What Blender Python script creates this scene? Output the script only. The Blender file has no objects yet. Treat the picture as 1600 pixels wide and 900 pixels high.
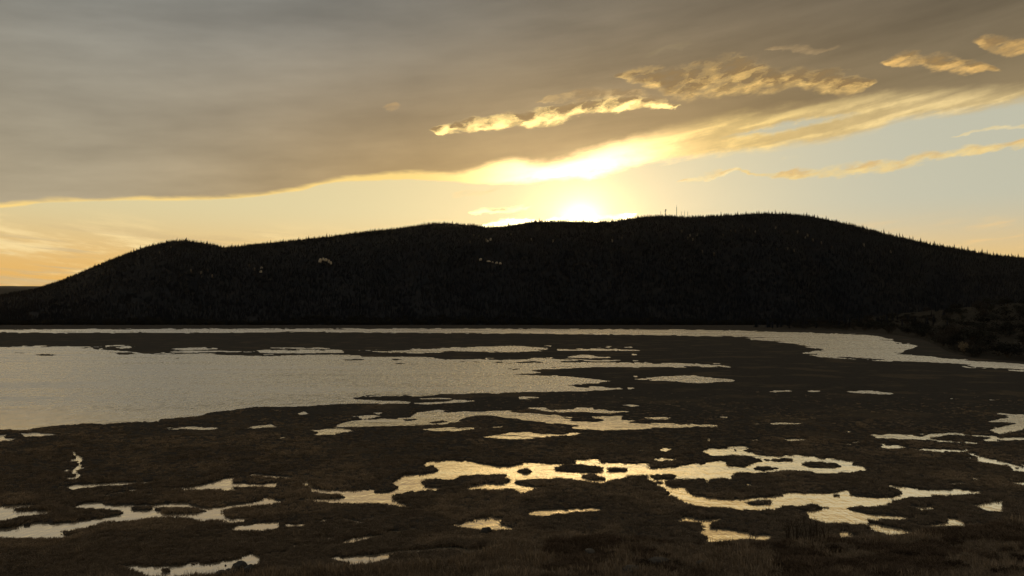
import bpy, bmesh, math, random
import numpy as np
from mathutils import Vector, Matrix

R = math.radians
random.seed(7)
rng = np.random.default_rng(7)
scene = bpy.context.scene
COL = scene.collection

# ------------------------------------------------------------------ camera
F = 1156.0            # focal length in photo pixels (1600 wide)
HOR = 496.0           # photo row of the true horizon
CAM_H = 18.0          # metres above the lake
PITCH = math.atan((HOR - 450.0) / F)
cd = bpy.data.cameras.new("camera")
cd.sensor_width = 36.0
cd.lens = 36.0 * F / 1600.0
cd.clip_start = 0.5
cd.clip_end = 60000
cam = bpy.data.objects.new("camera", cd)
COL.objects.link(cam)
cam.location = (0, 0, CAM_H)
cam.rotation_euler = (math.pi / 2 + PITCH, 0, 0)
scene.camera = cam


def pdir(px, py):
    cx = (px - 800.0) / F
    cy = (450.0 - py) / F
    return (cx, math.cos(PITCH) - cy * math.sin(PITCH), math.sin(PITCH) + cy * math.cos(PITCH))


def azel(px, py):
    x, y, z = pdir(px, py)
    return math.degrees(math.atan2(x, y)), math.degrees(math.atan2(z, math.hypot(x, y)))


def ground(px, py, z=0.0):
    x, y, dz = pdir(px, py)
    t = (z - CAM_H) / dz
    return Vector((x * t, y * t, z))


def at_dist(px, py, r):
    """point in the direction of a pixel at forward distance r (metres along +Y)"""
    x, y, z = pdir(px, py)
    t = r / y
    return Vector((x * t, r, CAM_H + z * t))


def to_px(X, Y, Z):
    """numpy: world -> photo pixel"""
    zc = Z - CAM_H
    fy = Y * math.cos(PITCH) + zc * math.sin(PITCH)
    uy = -Y * math.sin(PITCH) + zc * math.cos(PITCH)
    return 800 + F * X / fy, 450 - F * uy / fy


def lin(h):
    h = h.lstrip('#')
    o = []
    for i in (0, 2, 4):
        c = int(h[i:i + 2], 16) / 255
        o.append(c / 12.92 if c <= 0.04045 else ((c + 0.055) / 1.055) ** 2.4)
    return tuple(o) + (1.0,)


# ------------------------------------------------------------------ world / sky
SUN_AZ, SUN_EL = azel(905, 352)
GLOW_AZ, GLOW_EL = azel(907, 354)
world = bpy.data.worlds.new("World")
scene.world = world
world.use_nodes = True
wt = world.node_tree
wt.nodes.clear()


class S:
    """a scalar node socket (or number) with arithmetic"""
    def __init__(self, s): self.s = s
    def __add__(a, b): return op('ADD', a, b)
    def __radd__(a, b): return op('ADD', b, a)
    def __sub__(a, b): return op('SUBTRACT', a, b)
    def __rsub__(a, b): return op('SUBTRACT', b, a)
    def __mul__(a, b): return op('MULTIPLY', a, b)
    def __rmul__(a, b): return op('MULTIPLY', b, a)
    def __truediv__(a, b): return op('DIVIDE', a, b)


def plug(inp, v):
    if isinstance(v, S): wt.links.new(v.s, inp)
    elif hasattr(v, 'is_output'): wt.links.new(v, inp)
    else: inp.default_value = v


def op(kind, a, b=None):
    n = wt.nodes.new('ShaderNodeMath'); n.operation = kind
    plug(n.inputs[0], a)
    if b is not None: plug(n.inputs[1], b)
    return S(n.outputs[0])


def smooth(x, a, b, lo=0.0, hi=1.0):
    n = wt.nodes.new('ShaderNodeMapRange'); n.interpolation_type = 'SMOOTHSTEP'
    plug(n.inputs[0], x); plug(n.inputs[1], a); plug(n.inputs[2], b); plug(n.inputs[3], lo); plug(n.inputs[4], hi)
    return S(n.outputs[0])


def mixc(f, a, b, mode='MIX'):
    n = wt.nodes.new('ShaderNodeMix'); n.data_type = 'RGBA'; n.blend_type = mode; n.clamp_factor = (mode == 'MIX')
    plug(n.inputs[0], f); plug(n.inputs[6], a); plug(n.inputs[7], b)
    return n.outputs[2]


def scalec(c, f):
    n = wt.nodes.new('ShaderNodeVectorMath'); n.operation = 'SCALE'
    plug(n.inputs[0], c if hasattr(c, 'is_output') else tuple(c[:3])); plug(n.inputs[3], f)
    return n.outputs[0]


def curve(x, pts, x0, x1, y0=0.0, y1=30.0):
    n = wt.nodes.new('ShaderNodeFloatCurve')
    plug(n.inputs[1], (x - x0) * (1.0 / (x1 - x0)))
    c = n.mapping.curves[0]
    pts = sorted(pts)
    q = [((a - x0) / (x1 - x0), (b - y0) / (y1 - y0)) for a, b in pts]
    while len(c.points) < len(q): c.points.new(0.5, 0.5)
    for p, (a, b) in zip(c.points, q):
        p.location = (a, b); p.handle_type = 'AUTO_CLAMPED'
    n.mapping.update()
    return S(n.outputs[0]) * (y1 - y0) + y0


def noise(vec, scale, detail=4, rough=0.55, w=0.0):
    n = wt.nodes.new('ShaderNodeTexNoise'); n.noise_dimensions = '2D'
    plug(n.inputs['Vector'], vec); n.inputs['Scale'].default_value = scale
    n.inputs['Detail'].default_value = detail; n.inputs['Roughness'].default_value = rough
    return S(n.outputs[0])


def comb(x, y, z=0.0):
    n = wt.nodes.new('ShaderNodeCombineXYZ')
    plug(n.inputs[0], x); plug(n.inputs[1], y); plug(n.inputs[2], z)
    return n.outputs[0]


tc = wt.nodes.new('ShaderNodeTexCoord')
sx = wt.nodes.new('ShaderNodeSeparateXYZ')
wt.links.new(tc.outputs['Generated'], sx.inputs[0])
DX, DY, DZ = (S(sx.outputs[i]) for i in range(3))
A = op('ARCTAN2', DX, DY) * (180 / math.pi)          # azimuth, degrees right of the view axis
E = op('ARCSINE', DZ) * (180 / math.pi)              # elevation, degrees

sky = wt.nodes.new('ShaderNodeTexSky')
sky.sky_type = 'NISHITA'
sky.sun_disc = False
sky.sun_elevation = R(SUN_EL)
sky.sun_rotation = R(SUN_AZ)
sky.air_density = 1.0
sky.dust_density = 1.6
sky.ozone_density = 1.0
SKY_STRENGTH = 0.05

# angular distance to the sun
sd2 = (A - GLOW_AZ) * (A - GLOW_AZ) + (E - GLOW_EL) * (E - GLOW_EL)
def lobe(w): return op('EXPONENT', sd2 * (-1.0 / (w * w)))
lobe3 = lobe(2.6); lobe12 = lobe(13.0)
sdw = (A - GLOW_AZ) * (A - GLOW_AZ) * 0.35 + (E - GLOW_EL) * (E - GLOW_EL)
lobew = op('EXPONENT', sdw * (-1.0 / (9.0 * 9.0)))

# cloud-streak coordinates: sheared so that streaks rise to the right
Es = E - A * 0.12
fine = noise(comb(A * 0.55, Es * 1.5), 1.0, 6, 0.62)
broad = noise(comb(A * 0.035 + 7.0, (E - A * 0.10) * 0.16), 1.0, 3, 0.5)
streak = noise(comb(A * 0.10 + 3.0, Es * 1.1), 1.0, 5, 0.6)
puff = noise(comb(A * 1.1 + 11.0, Es * 2.2), 1.0, 6, 0.65)
nf = fine - 0.5
ns = streak - 0.5
npf = puff - 0.5

# clear sky: the physical sky, warmed by low haze near the horizon
clear = scalec(sky.outputs[0], SKY_STRENGTH)
SKYMIX = 0.86
haze_t = smooth(E, 2.0, 8.5)
side = smooth(A, -8.0, 30.0)
haze_hi = mixc(side, lin('E6D6A4'), lin('C8C6B0'))
haze_lo = mixc(side, lin('F3BC66'), lin('F2C679'))
haze_c = mixc(haze_t, haze_lo, haze_hi)
clear = mixc(SKYMIX, clear, haze_c)
# thin high wisps in the clear strip
wl = smooth(noise(comb(A * 0.16 + 40, (E + A * 0.10) * 1.0), 1.0, 5, 0.6), 0.45, 0.72) * smooth(E, 7.6, 5.0) * smooth(A, 4.0, -12.0)
clear = mixc(wl * 0.9, clear, lin('FBDFA2'))
wl2 = smooth(noise(comb(A * 0.10 + 80, (E + A * 0.06) * 1.3), 1.0, 4, 0.55), 0.50, 0.66) * smooth(E, 7.0, 4.5) * smooth(A, -6.0, -20.0)
clear = mixc(wl2 * 0.7, clear, lin('D0B688'))
wr = smooth(noise(comb(A * 0.2 + 20, (E - A * 0.12) * 1.6), 1.0, 5, 0.6), 0.52, 0.75) * smooth(E, 8.0, 5.0) * smooth(A, 8.0, 20.0)
clear = mixc(wr * 0.6, clear, lin('F3CD8E'))
clear = mixc(1.0, clear, scalec((1.0, 0.66, 0.22, 1), lobew * 0.05), 'ADD')
clear = mixc(1.0, clear, scalec((1.0, 0.70, 0.25, 1), lobe(3.0) * 0.14), 'ADD')
clear = mixc(1.0, clear, scalec((1.0, 0.74, 0.34, 1), lobe(1.25) * 3.2), 'ADD')


def pts(lst): return [azel(x, y) for x, y in lst]


BACK = smooth(op('ABSOLUTE', A), 48.0, 110.0)
def rnd(c, v): return c * (1.0 - BACK) + BACK * v


# the big deck: lower edge and top of its sunlit fringe
LO = [(-200, 335), (0, 326), (30, 324), (60, 318.5), (130, 316), (200, 314), (260, 314.5), (330, 313), (400, 308), (440, 303),
      (470, 299), (500, 290), (525, 286), (580, 283), (640, 282), (700, 284), (740, 288), (790, 287), (830, 284), (870, 280),
      (930, 276), (970, 265), (1000, 257), (1094, 245), (1225, 229), (1352, 207), (1412, 186), (1525, 174), (1600, 161), (1800, 130)]
UP = [(-200, 331), (0, 321), (60, 314), (200, 310), (330, 308.5), (440, 298), (500, 284.5), (525, 280), (580, 274), (640, 270), (700, 272), (730, 268),
      (769, 257), (802, 252), (832, 258), (855, 258), (919, 243), (975, 225), (1050, 206), (1125, 190), (1200, 180), (1300, 165), (1375, 152),
      (1450, 150), (1525, 147), (1600, 143), (1800, 112)]
a0 = azel(-200, 300)[0]; a1 = azel(1800, 300)[0]
lo = rnd(curve(A, pts(LO), a0, a1), 9.0) + 0.0
up = rnd(curve(A, pts(UP), a0, a1), 9.3) + 0.0
RS = smooth(A, -6.0, 6.0)                      # ragged on the right, clean on the left
En = E + nf * (0.20 + RS * 0.5) + ns * (RS * 0.6)
deck_a = smooth(En - lo, 0.0 - (0.03 + RS * 0.30), 0.16 + RS * 0.30)
d_up = En - up
FR = smooth(A, 8.0, 16.0)
comb_n = noise(comb(A * 0.10 + 60.0, (E - A * 0.17) * 1.3), 1.0, 5, 0.5)
d_up = d_up + (1.0 - RS) * (noise(comb(A * 0.22 + 90.0, E * 0.9), 1.0, 4, 0.6) - 0.36) * 0.55
fringe = smooth(d_up, 0.34 + RS * 0.36, -0.10 - RS * 0.45) * (1.0 - FR * 0.5 * smooth(comb_n + npf * 0.25, 0.64, 0.38))
# shaded underside
tE = smooth(E, 4.0, 24.0)
sA = smooth(A, -32.0, 22.0)
deck_hi = mixc(sA, lin('8A8982'), lin('6F6453'))
deck_lo = mixc(smooth(A, -34.0, -2.0), lin('B0A184'), lin('C9A468'))
deck_lo = mixc(smooth(A, 8.0, 34.0), deck_lo, lin('A68F64'))
deck = mixc(tE, deck_lo, deck_hi)
deck = mixc(1.0, deck, scalec((1.0, 0.72, 0.36, 1), lobe12 * 0.14), 'ADD')
mott = noise(comb(A * 0.09 + 17.0, (E - A * 0.08) * 0.42), 1.0, 5, 0.55)
mod = 1.0 + (broad - 0.5) * 0.5 + (mott - 0.5) * 0.48 + ns * (0.08 + RS * 0.16) + nf * 0.04
deck = scalec(deck, mod)
# sunlit fringe
fr_far = mixc(smooth(A, 10.0, 32.0), lin('FFDA86'), lin('F2D596'))
fr = mixc(1.0, fr_far, scalec((1.0, 0.68, 0.34, 1), lobe(6.4) * 4.2), 'ADD')
fr = scalec(fr, 1.0 + RS * nf * 0.5)
deck = mixc(fringe, deck, fr)
# a blue gap inside the fringe
def lens(U, L, soft=0.15, amp=0.35, pad=0.0):
    p = pts(U); q = pts(L)
    x0 = min(p[0][0], q[0][0]); x1 = max(p[-1][0], q[-1][0])
    cu = curve(A, p, x0, x1); cl = curve(A, q, x0, x1)
    e = E + (nf * 0.5 + npf) * amp
    dl = e - cl; du = cu - e
    inside = smooth(A, x0 - 0.02, x0 + 0.4) * smooth(A, x1 + 0.02, x1 - 0.4)
    m = smooth(dl, 0.0, soft) * smooth(du, 0.0, soft) * inside
    h = dl / op('MAXIMUM', cu - cl, 0.05)
    return m, h, dl, du

g, _, _, _ = lens([(1120, 213), (1200, 193), (1270, 180), (1350, 172)], [(1120, 219), (1200, 213), (1270, 200), (1350, 180)], 0.45, 0.6)
deck = mixc(g * 0.9, deck, lin('C3BFA8'))
col = mixc(deck_a, clear, deck)


def cloud(U, L, bright, mid, edge=0.45, amp=1.3, dense=0.5, alpha=1.0, glow=0.0, under=0.5, thin=0.0):
    """a small cloud: ragged, translucent and sunlit towards its edges and its lower side, shaded where it is thick"""
    global col
    p = pts(U); q = pts(L)
    x0 = min(p[0][0], q[0][0]); x1 = max(p[-1][0], q[-1][0])
    cu = curve(A, p, x0, x1); cl = curve(A, q, x0, x1)
    e = E + nf * 0.55 + npf * 0.35 + nlow * 0.9
    th = op('MAXIMUM', cu - cl, 0.02)
    h = (e - cl) / th
    hc = op('MAXIMUM', op('MINIMUM', h, 1.0), 0.0)
    dome = hc * (1.0 - hc) * 4.0
    lower = smooth(hc, 0.0, 0.30) * 0.4 * smooth(hc, 1.0, 0.5) + dome * 0.75
    inside = smooth(A, x0 - 0.02, x0 + 0.6) * smooth(A, x1 + 0.02, x1 - 0.6)
    dens = lower * inside + (wisp - 0.5) * amp * 1.5 - 0.30
    m = smooth(dens, -0.12, edge + 0.5) * smooth(hc, 0.0, 0.2) * smooth(hc, 1.0, 0.75)
    tex = smooth(wisp2, 0.30, 0.70)
    lit = smooth(hc, under + 0.22, under - 0.28) * 0.75 + smooth(dens, dense + 0.15, dense - 0.30) * 0.65 + (tex - 0.5) * 0.9
    lit = op('MAXIMUM', op('MINIMUM', lit, 1.0), 0.0)
    c = mixc(lit, mid, scalec(bright, 1.0 + glow))
    c = scalec(c, 0.85 + wisp * 0.3)
    col = mixc(m * alpha, col, c)


Ew = E - A * 0.17
wisp = noise(comb(A * 0.60 + 5.0, Ew * 1.8), 1.0, 7, 0.60)
nlow = noise(comb(A * 0.30 + 50.0, E * 0.6), 1.0, 3, 0.5) - 0.5
wisp2 = noise(comb(A * 0.62 + 25.0 + npf * 1.2, Ew * 1.4 + nf * 1.2), 1.0, 5, 0.5)
# lit clouds in front of the deck
cloud([(667, 200), (731, 182), (769, 171), (825, 167), (874, 160), (911, 153), (960, 147), (1010, 147), (1068, 163)],
      [(667, 203), (690, 213), (750, 212), (787, 206), (855, 201), (892, 190), (975, 175), (1030, 170), (1068, 166)],
      lin('FFDC8C'), lin('A0845A'), 0.25, 0.55, 0.30, 1.0, 0.75, 0.50)
cloud([(830, 156), (870, 146), (896, 136), (956, 130), (1010, 140), (1055, 160)],
      [(830, 159), (880, 163), (930, 160), (980, 156), (1020, 160), (1055, 163)], lin('E4C184'), lin('A2875F'), 0.6, 1.6, 0.3, 0.85, 0.0, 0.3)
cloud([(955, 117), (1005, 97), (1069, 91), (1102, 81), (1144, 75), (1192, 84), (1210, 93), (1262, 98), (1319, 103), (1375, 124)],
      [(955, 120), (990, 134), (1042, 156), (1070, 167), (1110, 163), (1150, 160), (1225, 149), (1280, 153), (1326, 156), (1375, 128)],
      lin('F9CC7A'), lin('94784F'), 0.9, 1.4, 0.42, 1.0, 0.15, 0.38)
cloud([(1370, 99), (1424, 77), (1476, 78), (1517, 91), (1570, 111)], [(1370, 102), (1394, 107), (1450, 116), (1525, 121), (1570, 114)],
      lin('F3C272'), lin('A28252'), 1.0, 1.5, 0.6, 1.0, 0.1, 0.55)
cloud([(1515, 62), (1570, 50), (1600, 52), (1660, 45), (1760, 60)], [(1515, 66), (1555, 88), (1600, 94), (1680, 92), (1760, 66)],
      lin('E3B66E'), lin('A28254'), 0.7, 1.6, 0.6, 0.9, 0.0, 0.6)
cloud([(1185, 77), (1240, 68), (1320, 74)], [(1185, 80), (1240, 88), (1320, 80)], lin('BFA174'), lin('A68B63'), 0.9, 1.6, 0.6, 0.6)
cloud([(594, 166), (612, 161), (632, 168)], [(594, 169), (614, 176), (632, 172)], lin('CFA973'), lin('B8986A'), 1.2, 2.4, 0.8, 0.7)
cloud([(1000, 90), (1040, 70), (1090, 62)], [(1000, 96), (1040, 84), (1090, 70)], lin('99886A'), lin('90805F'), 1.0, 1.6, 0.8, 0.6)
# thin bars in the clear strip
cloud([(1140, 265), (1202, 266), (1262, 258), (1319, 250), (1450, 235), (1600, 213), (1700, 196)],
      [(1140, 270), (1202, 280), (1319, 281), (1405, 271), (1487, 251), (1600, 232), (1700, 211)], lin('F3D48C'), lin('DDB673'), 0.7, 1.1, 0.7, 0.9, 0.0, 0.7)
cloud([(1052, 280), (1100, 270), (1160, 259)], [(1052, 286), (1100, 285), (1160, 270)], lin('FFE6A8'), lin('EBCB8C'), 0.6, 1.4, 0.9, 0.95)
cloud([(1480, 209), (1540, 197), (1600, 186), (1700, 169)], [(1480, 212), (1540, 207), (1600, 198), (1700, 179)], lin('EBD7A4'), lin('DCC795'), 0.7, 1.0, 0.9, 0.85)
cloud([(700, 304), (740, 295), (790, 290)], [(700, 312), (740, 309), (790, 297)], lin('FFE2A4'), lin('F4D594'), 0.8, 1.2, 0.9, 0.85)
cloud([(725, 330), (780, 320), (836, 315)], [(725, 337), (780, 340), (836, 323)], lin('FFE9A8'), lin('FFDE9A'), 0.6, 1.1, 0.9, 0.95, 0.8)
cloud([(735, 352), (800, 341), (850, 337), (870, 331), (940, 329), (1000, 330)], [(735, 362), (800, 362), (870, 362), (940, 362), (1000, 335)],
      lin('FFF0B8'), lin('FFF0B8'), 0.3, 0.6, 0.9, 1.0, 2.2)

world.cycles.sampling_method = 'MANUAL'
world.cycles.sample_map_resolution = 512
bg = wt.nodes.new('ShaderNodeBackground')
wt.links.new(col, bg.inputs[0])
bg.inputs[1].default_value = 1.0
wo = wt.nodes.new('ShaderNodeOutputWorld')
wt.links.new(bg.outputs[0], wo.inputs[0])

# ------------------------------------------------------------------ sun (behind the ridge)
sl = bpy.data.lights.new("sun", 'SUN')
sl.energy = 2.0
sl.angle = R(0.5)
sl.color = (1.0, 0.70, 0.36)
sun = bpy.data.objects.new("sun", sl)
COL.objects.link(sun)
sdv = Vector((math.sin(R(SUN_AZ)) * math.cos(R(SUN_EL)), math.cos(R(SUN_AZ)) * math.cos(R(SUN_EL)), math.sin(R(SUN_EL))))
sun.rotation_euler = (-sdv).to_track_quat('-Z', 'Y').to_euler()
sun.location = (0, -20, 60)

scene.view_settings.view_transform = 'Standard'
scene.view_settings.look = 'None'
scene.view_settings.exposure = 0.0
scene.view_settings.gamma = 1.0
scene.view_settings.use_curve_mapping = False
scene.cycles.max_bounces = 4
scene.cycles.diffuse_bounces = 2
scene.cycles.glossy_bounces = 2
scene.cycles.transmission_bounces = 2
scene.cycles.caustics_reflective = False
scene.cycles.caustics_refractive = False

# ================================================================== helpers
def fbm(x, y, octaves=4, seed=0, gain=0.5):
    """2-D value-noise fbm in numpy, roughly -1..1"""
    x = np.asarray(x, float); y = np.asarray(y, float)
    out = np.zeros(np.broadcast(x, y).shape); amp = 1.0; tot = 0.0
    r = np.random.default_rng(1000 + seed)
    for o in range(octaves):
        tab = r.random(65536) * 2 - 1
        ox, oy = r.random(2) * 100
        xx = x * 2 ** o + ox; yy = y * 2 ** o + oy
        xi = np.floor(xx).astype(np.int64); yi = np.floor(yy).astype(np.int64)
        fx = xx - xi; fy = yy - yi
        fx = fx * fx * (3 - 2 * fx); fy = fy * fy * (3 - 2 * fy)
        def h(i, j): return tab[(i * 73856093 ^ j * 19349663) & 65535]
        v = (h(xi, yi) * (1 - fx) + h(xi + 1, yi) * fx) * (1 - fy) + (h(xi, yi + 1) * (1 - fx) + h(xi + 1, yi + 1) * fx) * fy
        out += v * amp; tot += amp; amp *= gain
    return out / tot


def sstep(x, a, b):
    t = np.clip((x - a) / (b - a), 0, 1)
    return t * t * (3 - 2 * t)


def mesh_np(name, V, Fc, mat=None, smooth_shade=True):
    me = bpy.data.meshes.new(name)
    V = np.asarray(V, np.float32); Fc = np.asarray(Fc, np.int32)
    me.vertices.add(len(V)); me.vertices.foreach_set('co', V.ravel())
    n = Fc.shape[1]
    me.loops.add(Fc.size); me.loops.foreach_set('vertex_index', Fc.ravel())
    me.polygons.add(len(Fc))
    me.polygons.foreach_set('loop_start', np.arange(0, Fc.size, n, dtype=np.int32))
    try: me.polygons.foreach_set('loop_total', np.full(len(Fc), n, np.int32))
    except Exception: pass
    me.update(calc_edges=True)
    me.polygons.foreach_set('use_smooth', np.full(len(Fc), smooth_shade))
    if mat: me.materials.append(mat)
    return me


def grid_faces(nr, nc):
    i = np.arange(nr - 1)[:, None] * nc + np.arange(nc - 1)[None, :]
    return np.stack([i, i + 1, i + nc + 1, i + nc], -1).reshape(-1, 4)


def link(name, me, parent=None, **props):
    o = bpy.data.objects.new(name, me)
    COL.objects.link(o)
    if parent: o.parent = parent
    for k, v in props.items(): o[k] = v
    return o


def thing(name, loc, label, category, group=None):
    o = link(name, None, label=label, category=category)
    o.location = loc
    if group: o['group'] = group
    return o


class Mat:
    """small wrapper for procedural materials"""
    def __init__(self, name, rough=0.9, spec=0.2):
        self.m = bpy.data.materials.new(name); self.m.use_nodes = True
        self.t = self.m.node_tree
        self.b = self.t.nodes['Principled BSDF']
        self.b.inputs['Roughness'].default_value = rough
        self.b.inputs['Specular IOR Level'].default_value = spec
    def n(self, k, **kw):
        nd = self.t.nodes.new(k)
        for a, v in kw.items(): setattr(nd, a, v)
        return nd
    def l(self, a, b): self.t.links.new(a, b)
    def coords(self, scale=(1, 1, 1), kind='Object'):
        tc = self.n('ShaderNodeTexCoord'); mp = self.n('ShaderNodeMapping')
        self.l(tc.outputs[kind], mp.inputs[0]); mp.inputs['Scale'].default_value = scale
        return mp.outputs[0]
    def noise(self, vec, scale, detail=5, rough=0.6):
        nd = self.n('ShaderNodeTexNoise')
        self.l(vec, nd.inputs['Vector']); nd.inputs['Scale'].default_value = scale
        nd.inputs['Detail'].default_value = detail; nd.inputs['Roughness'].default_value = rough
        return nd.outputs[0]
    def ramp(self, fac, stops):
        r = self.n('ShaderNodeValToRGB')
        el = r.color_ramp.elements
        while len(el) < len(stops): el.new(0.5)
        for e, (p, c) in zip(el, stops): e.position = p; e.color = tuple(c) + (1,) if len(c) == 3 else c
        self.l(fac, r.inputs[0]); return r.outputs[0]
    def mix(self, f, a, b, mode='MIX'):
        nd = self.n('ShaderNodeMix', data_type='RGBA', blend_type=mode)
        for s_, v in ((nd.inputs[0], f), (nd.inputs[6], a), (nd.inputs[7], b)):
            if hasattr(v, 'is_output'): self.l(v, s_)
            else: s_.default_value = v if not isinstance(v, tuple) or len(v) == 4 else v + (1,)
        return nd.outputs[2]
    def bump(self, h, strength, dist):
        b = self.n('ShaderNodeBump'); b.inputs['Strength'].default_value = strength; b.inputs['Distance'].default_value = dist
        self.l(h, b.inputs['Height']); self.l(b.outputs[0], self.b.inputs['Normal'])
    def color(self, c):
        if hasattr(c, 'is_output'): self.l(c, self.b.inputs['Base Color'])
        else: self.b.inputs['Base Color'].default_value = tuple(c) + (1,) if len(c) == 3 else c


def foliage_mat(name, c1, c2, rnd=True):
    M = Mat(name, 0.85, 0.15)
    oi = M.n('ShaderNodeObjectInfo')
    f = M.noise(M.coords(), 3.0, 3)
    c = M.ramp(f, [(0.3, c1), (0.7, c2)])
    v = M.n('ShaderNodeMapRange'); M.l(oi.outputs['Random'], v.inputs[0]); v.inputs[3].default_value = 0.5; v.inputs[4].default_value = 1.5
    sc = M.n('ShaderNodeVectorMath', operation='SCALE'); M.l(c, sc.inputs[0]); M.l(v.outputs[0], sc.inputs[3])
    M.color(sc.outputs[0])
    return M.m


# ------------------------------------------------------------------ materials
M_needle = foliage_mat('dark_needles', (0.006, 0.009, 0.017), (0.013, 0.016, 0.024))
M_bark = Mat('bark', 0.95).m; M_bark.node_tree.nodes['Principled BSDF'].inputs['Base Color'].default_value = (0.05, 0.038, 0.028, 1)
M_leafless = foliage_mat('leafless_scrub', (0.018, 0.016, 0.015), (0.034, 0.029, 0.025))
M_scrub = foliage_mat('evergreen_scrub', (0.011, 0.012, 0.012), (0.022, 0.023, 0.020))
M_palescrub = foliage_mat('pale_scrub', (0.10, 0.085, 0.06), (0.16, 0.13, 0.09))
M_paletwig = foliage_mat('pale_twigs', (0.20, 0.17, 0.135), (0.32, 0.27, 0.21))
M_heath = foliage_mat('dark_heath', (0.030, 0.022, 0.016), (0.065, 0.043, 0.029))
M_grass = foliage_mat('dry_grass', (0.165, 0.127, 0.09), (0.31, 0.24, 0.168))
M_grass_dark = foliage_mat('dark_sedge', (0.115, 0.092, 0.07), (0.20, 0.157, 0.115))
M_grass_red = foliage_mat('rusty_grass', (0.085, 0.062, 0.044), (0.15, 0.107, 0.073))

M = Mat('rock', 0.85, 0.3)
nz = M.noise(M.coords(), 2.2, 8, 0.65)
M.color(M.ramp(nz, [(0.3, (0.035, 0.032, 0.030)), (0.55, (0.07, 0.063, 0.057)), (0.75, (0.12, 0.108, 0.096))])); M.bump(nz, 0.7, 0.12)
M_rock = M.m
M = Mat('dark_rock', 0.7, 0.3)
nz = M.noise(M.coords(), 2.5, 8, 0.65)
M.color(M.ramp(nz, [(0.35, (0.018, 0.018, 0.019)), (0.6, (0.04, 0.038, 0.038)), (0.8, (0.10, 0.095, 0.085))])); M.bump(nz, 0.7, 0.12)
M_darkrock = M.m
M = Mat('pale_rock', 0.9, 0.2)
nz = M.noise(M.coords(), 0.25, 6, 0.6)
M.color(M.ramp(nz, [(0.3, (0.28, 0.25, 0.21)), (0.7, (0.5, 0.45, 0.38))]))
M_palerock = M.m
M = Mat('galvanised_steel', 0.5, 0.5); M.color((0.18, 0.18, 0.18)); M.b.inputs['Metallic'].default_value = 0.6
M_steel = M.m

# ================================================================== mountain
RIDGE = [(-420, 505), (-300, 497), (-150, 481), (0, 459), (60, 447), (100, 433), (150, 412), (190, 395), (230, 381), (265, 373), (290, 372),
         (320, 377), (350, 383), (400, 378), (470, 371), (550, 361), (620, 353), (680, 345), (700, 344.5), (740, 348), (760, 352), (780, 351),
         (810, 346), (835, 342), (880, 342), (930, 343), (960, 342), (985, 338), (1010, 334), (1040, 333), (1070, 335), (1100, 335),
         (1140, 332), (1190, 329), (1230, 329.5), (1270, 334), (1310, 342), (1350, 352), (1400, 366), (1450, 377), (1500, 386),
         (1550, 394), (1600, 400), (1700, 418), (1900, 446), (2300, 470)]
rx = np.array([p[0] for p in RIDGE], float); ry = np.array([p[1] for p in RIDGE], float)
TREE_PX = 4.2     # the ridge line in the photo is tree tops; the soil lies this many photo pixels lower
def ridge_py(px): return np.interp(px, rx, ry) + TREE_PX
BASE_R, RIDGE_R = 1750.0, 3350.0
def ridge_r(px): return RIDGE_R + 160 * np.sin(px * 0.004) + 120 * np.sin(px * 0.0113 + 1)


def mountain_z(px, t):
    """height and forward distance of the mountain side; t = 0 foot .. 1 crest .. 2 far foot"""
    Rr = ridge_r(px)
    r = BASE_R + (Rr - BASE_R) * t
    top = ridge_py(px)
    tt = np.clip(t, 0, 1)
    s = tt ** 1.25 * 0.55 + sstep(tt, 0, 1) * 0.45
    gull = fbm(px / 70.0 + tt * 1.2, tt * 2.2, 4, 5) * 0.16 * np.sin(np.pi * np.clip(tt, 0, 1)) ** 0.8
    s = np.clip(s + gull, 0, None)
    foot_py = HOR + CAM_H * F / BASE_R
    py = foot_py + (top - foot_py) * s
    z = CAM_H + (HOR - py) / F * r
    zr = CAM_H + (HOR - top) / F * Rr
    z = np.where(t > 1, zr * (1 - sstep(t, 1.0, 2.0)) - 1, z)
    return z, r


pxs = np.arange(-420, 2301, 5.0)
ts = np.concatenate([np.linspace(0, 1, 70), np.linspace(1.03, 2, 14)])
PX, T = np.meshgrid(pxs, ts)
Z, RR = mountain_z(PX, T)
X = (PX - 800) / F * RR
V = np.stack([X, RR, Z], -1).reshape(-1, 3)
M = Mat('forest_floor', 0.95, 0.05)
nz = M.noise(M.coords(), 0.012, 6, 0.65)
M.color(M.ramp(nz, [(0.35, (0.009, 0.011, 0.015)), (0.6, (0.015, 0.016, 0.019)), (0.8, (0.035, 0.031, 0.028))]))
link('mountain', mesh_np('mountain', V, grid_faces(len(ts), len(pxs)), M.m), kind='structure')

# far hill beyond the left shoulder
hp = np.arange(-500, 420, 8.0); hy = np.interp(hp, [-500, -200, 0, 20, 60, 160, 420], [455, 448, 446.5, 446.5, 447, 452, 470])
hy = hy + fbm(hp / 30.0, hp * 0, 3, 9) * 0.5
rows = []
for t_, k in ((0, 0.0), (0.35, 0.45), (0.7, 0.85), (1, 1.0), (1.6, 0.0)):
    r_ = 6500 + 1800 * t_
    rows.append(np.stack([(hp - 800) / F * r_, np.full_like(hp, r_), (CAM_H + (HOR - hy) / F * 8300) * k], -1))
link('far_hill', mesh_np('far_hill', np.concatenate(rows), grid_faces(5, len(hp)), M_scrub), kind='structure')

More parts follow.
